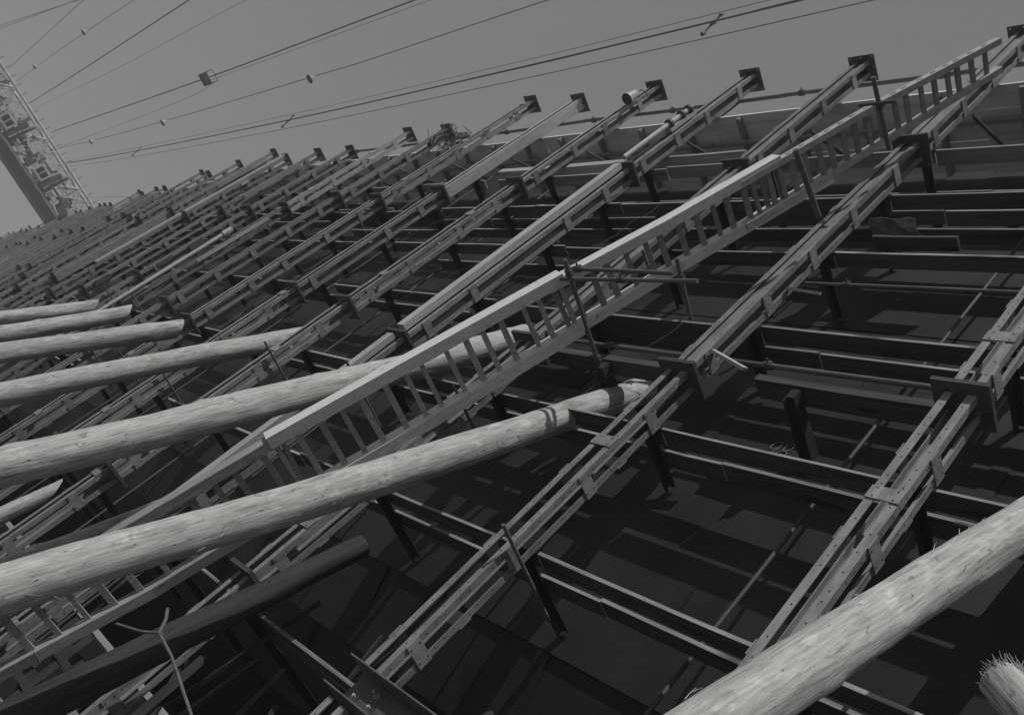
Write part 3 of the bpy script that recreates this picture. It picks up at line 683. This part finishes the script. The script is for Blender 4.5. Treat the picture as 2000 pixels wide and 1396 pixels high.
def catlamp(p, lab):
    t = thing('cable_lamp', lab, 'lamp', p, 'cone lamps hung on the cables'); t.scale = (.75, .75, .75)
    b = MB(); n = 16; pr = [(.05, -.05), (.09, -.25), (.5, -.85)]
    vs = [(r * math.cos(2 * math.pi * j / n), r * math.sin(2 * math.pi * j / n), z) for r, z in pr for j in range(n)]
    b.add(vs, [(i * n + j, i * n + (j + 1) % n, (i + 1) * n + (j + 1) % n, (i + 1) * n + j) for i in range(2) for j in range(n)], 0, True); b.build('lamp_shade', M_white, t)
    b = MB(); b.tube([(0, 0, -.84), (0, 0, -.82)], .49, n); b.build('dark_mouth_disc', M_craned, t)  # shadow inside the cone, painted as a dark disc
    b = MB(); b.tube([(0, 0, .02), (0, 0, -.06)], .04, 6); b.build('hanger', M_plate, t)
catlamp((-67.5, 1.4, 38.5), 'largest white cone lamp hanging on the cable, right of the trolley')
catlamp((-98.5, 1.4, 36.85), 'middle white cone lamp on the lower lamp cable')
catlamp((-126.5, 1.4, 36.95), 'small white cone lamp on the lower lamp cable nearest the gantry')
catlamp((-113.5, -10.05, 39.35), 'white cone lamp on the upper lamp cable')
catlamp((-140, -9.67, 39.55), 'small white cone lamp on the upper lamp cable beside the gantry')
def hanger(p, lab, L=1.5):
    b = MB(); b.tube([(-.3, .3, -.9), (.3, -.3, .9)], .07, 6); b.tube([(-.3, .3, -1.0), (-.3, .3, -.75)], .16, 8); b.tube([(.3, -.3, .7), (.3, -.3, .95)], .13, 8)
    b.box(-.08, .08, -.1, .1, -.2, .35)
    o = b.build('cable_spacer', M_cable, None, p); o.scale = (.72, .72, .72)
    tag(o, lab, 'cable fitting', 'spacers tying the lowest cable bundle')
hanger((-29.4, 4.3, 39.5), 'nearest spacer tying the lowest cable bundle')
hanger((-74.4, 4.3, 37.8), 'middle spacer tying the lowest cable bundle')
hanger((-118, 4.3, 38.3), 'farthest spacer tying the lowest cable bundle')
ct = thing('cable_trolley', 'dark cage trolley riding on the thick cable', 'trolley', (-92, -.9, 40.85)); ct.scale = (.66, .66, .66)
b = MB(); b.box(-1.1, -.05, -.9, .9, -1.2, -1.1); b.box(-1.1, -.05, -.9, .9, -1.1, -.25); b.build('body', M_craned, ct)
b = MB()
for y in (-.9, .9):
    for x_ in (0, .8, 1.6): b.tube([(x_, y, -1.2), (x_, y, .1)], .05, 6)
    b.tube([(-1.1, y, -1.2), (1.6, y, -1.2)], .05, 6); b.tube([(-1.1, y, .1), (1.6, y, .1)], .05, 6)
for x_ in (-1.1, 1.6):
    b.tube([(x_, -.9, -1.2), (x_, .9, -1.2)], .05, 6); b.tube([(x_, -.9, .1), (x_, .9, .1)], .05, 6)
b.build('cage_frame', M_craned, ct)
for x_ in (-.8, .2, 1.2):
    b = MB(); b.tube([(x_, -.08, .12), (x_, .08, .12)], .2, 12); b.build('wheel', M_cable, ct)

# ------------------------------------------------------------------ summer haze over the yard
hz = bpy.data.materials.new('haze_air'); hz.use_nodes = True; hn = hz.node_tree.nodes; hn.remove(hn['Principled BSDF'])
pv = hn.new('ShaderNodeVolumePrincipled'); pv.inputs['Color'].default_value = (.9, .9, .9, 1); pv.inputs['Density'].default_value = 0.0013
hz.node_tree.links.new(pv.outputs[0], hn['Material Output'].inputs['Volume'])
b = MB(); b.box(-3020, 3020, -3020, 3020, -1.0, 60.0); h = b.build('haze', hz); h['kind'] = 'stuff'

# ------------------------------------------------------------------ splintered log end at the right edge
q0 = Vector((-1.60, -0.89, 4.48)); r = random.Random(9)
o = make_log('broken_log', q0 + Vector((6.5, -.3, -4.46)), q0, .125, .105, M_log, 'short pale log with a frayed splintered end at the bottom right edge', 15.2, group='broken logs')
d = Vector((-6.5, .3, 4.46)).normalized(); u = d.cross(Vector((0, 0, 1))).normalized(); w = u.cross(d); b = MB()
for i in range(150):
    a = r.random() * 6.283; rr = .105 * math.sqrt(r.random()); L = r.uniform(.02, .10) * (1 - .5 * rr / .105)
    p = u * (rr * math.cos(a)) + w * (rr * math.sin(a)); k = (u * r.uniform(-1, 1) + w * r.uniform(-1, 1)) * .025 + p * .15
    b.tube([p - d * .03, p + d * L * .5 + k * .4, p + d * L + k], .004, 4, 0, True, .0012)
fr = b.build('splinters', M_log, o); fr.matrix_parent_inverse = o.matrix_world.inverted(); fr.matrix_world = Matrix.Translation(q0)
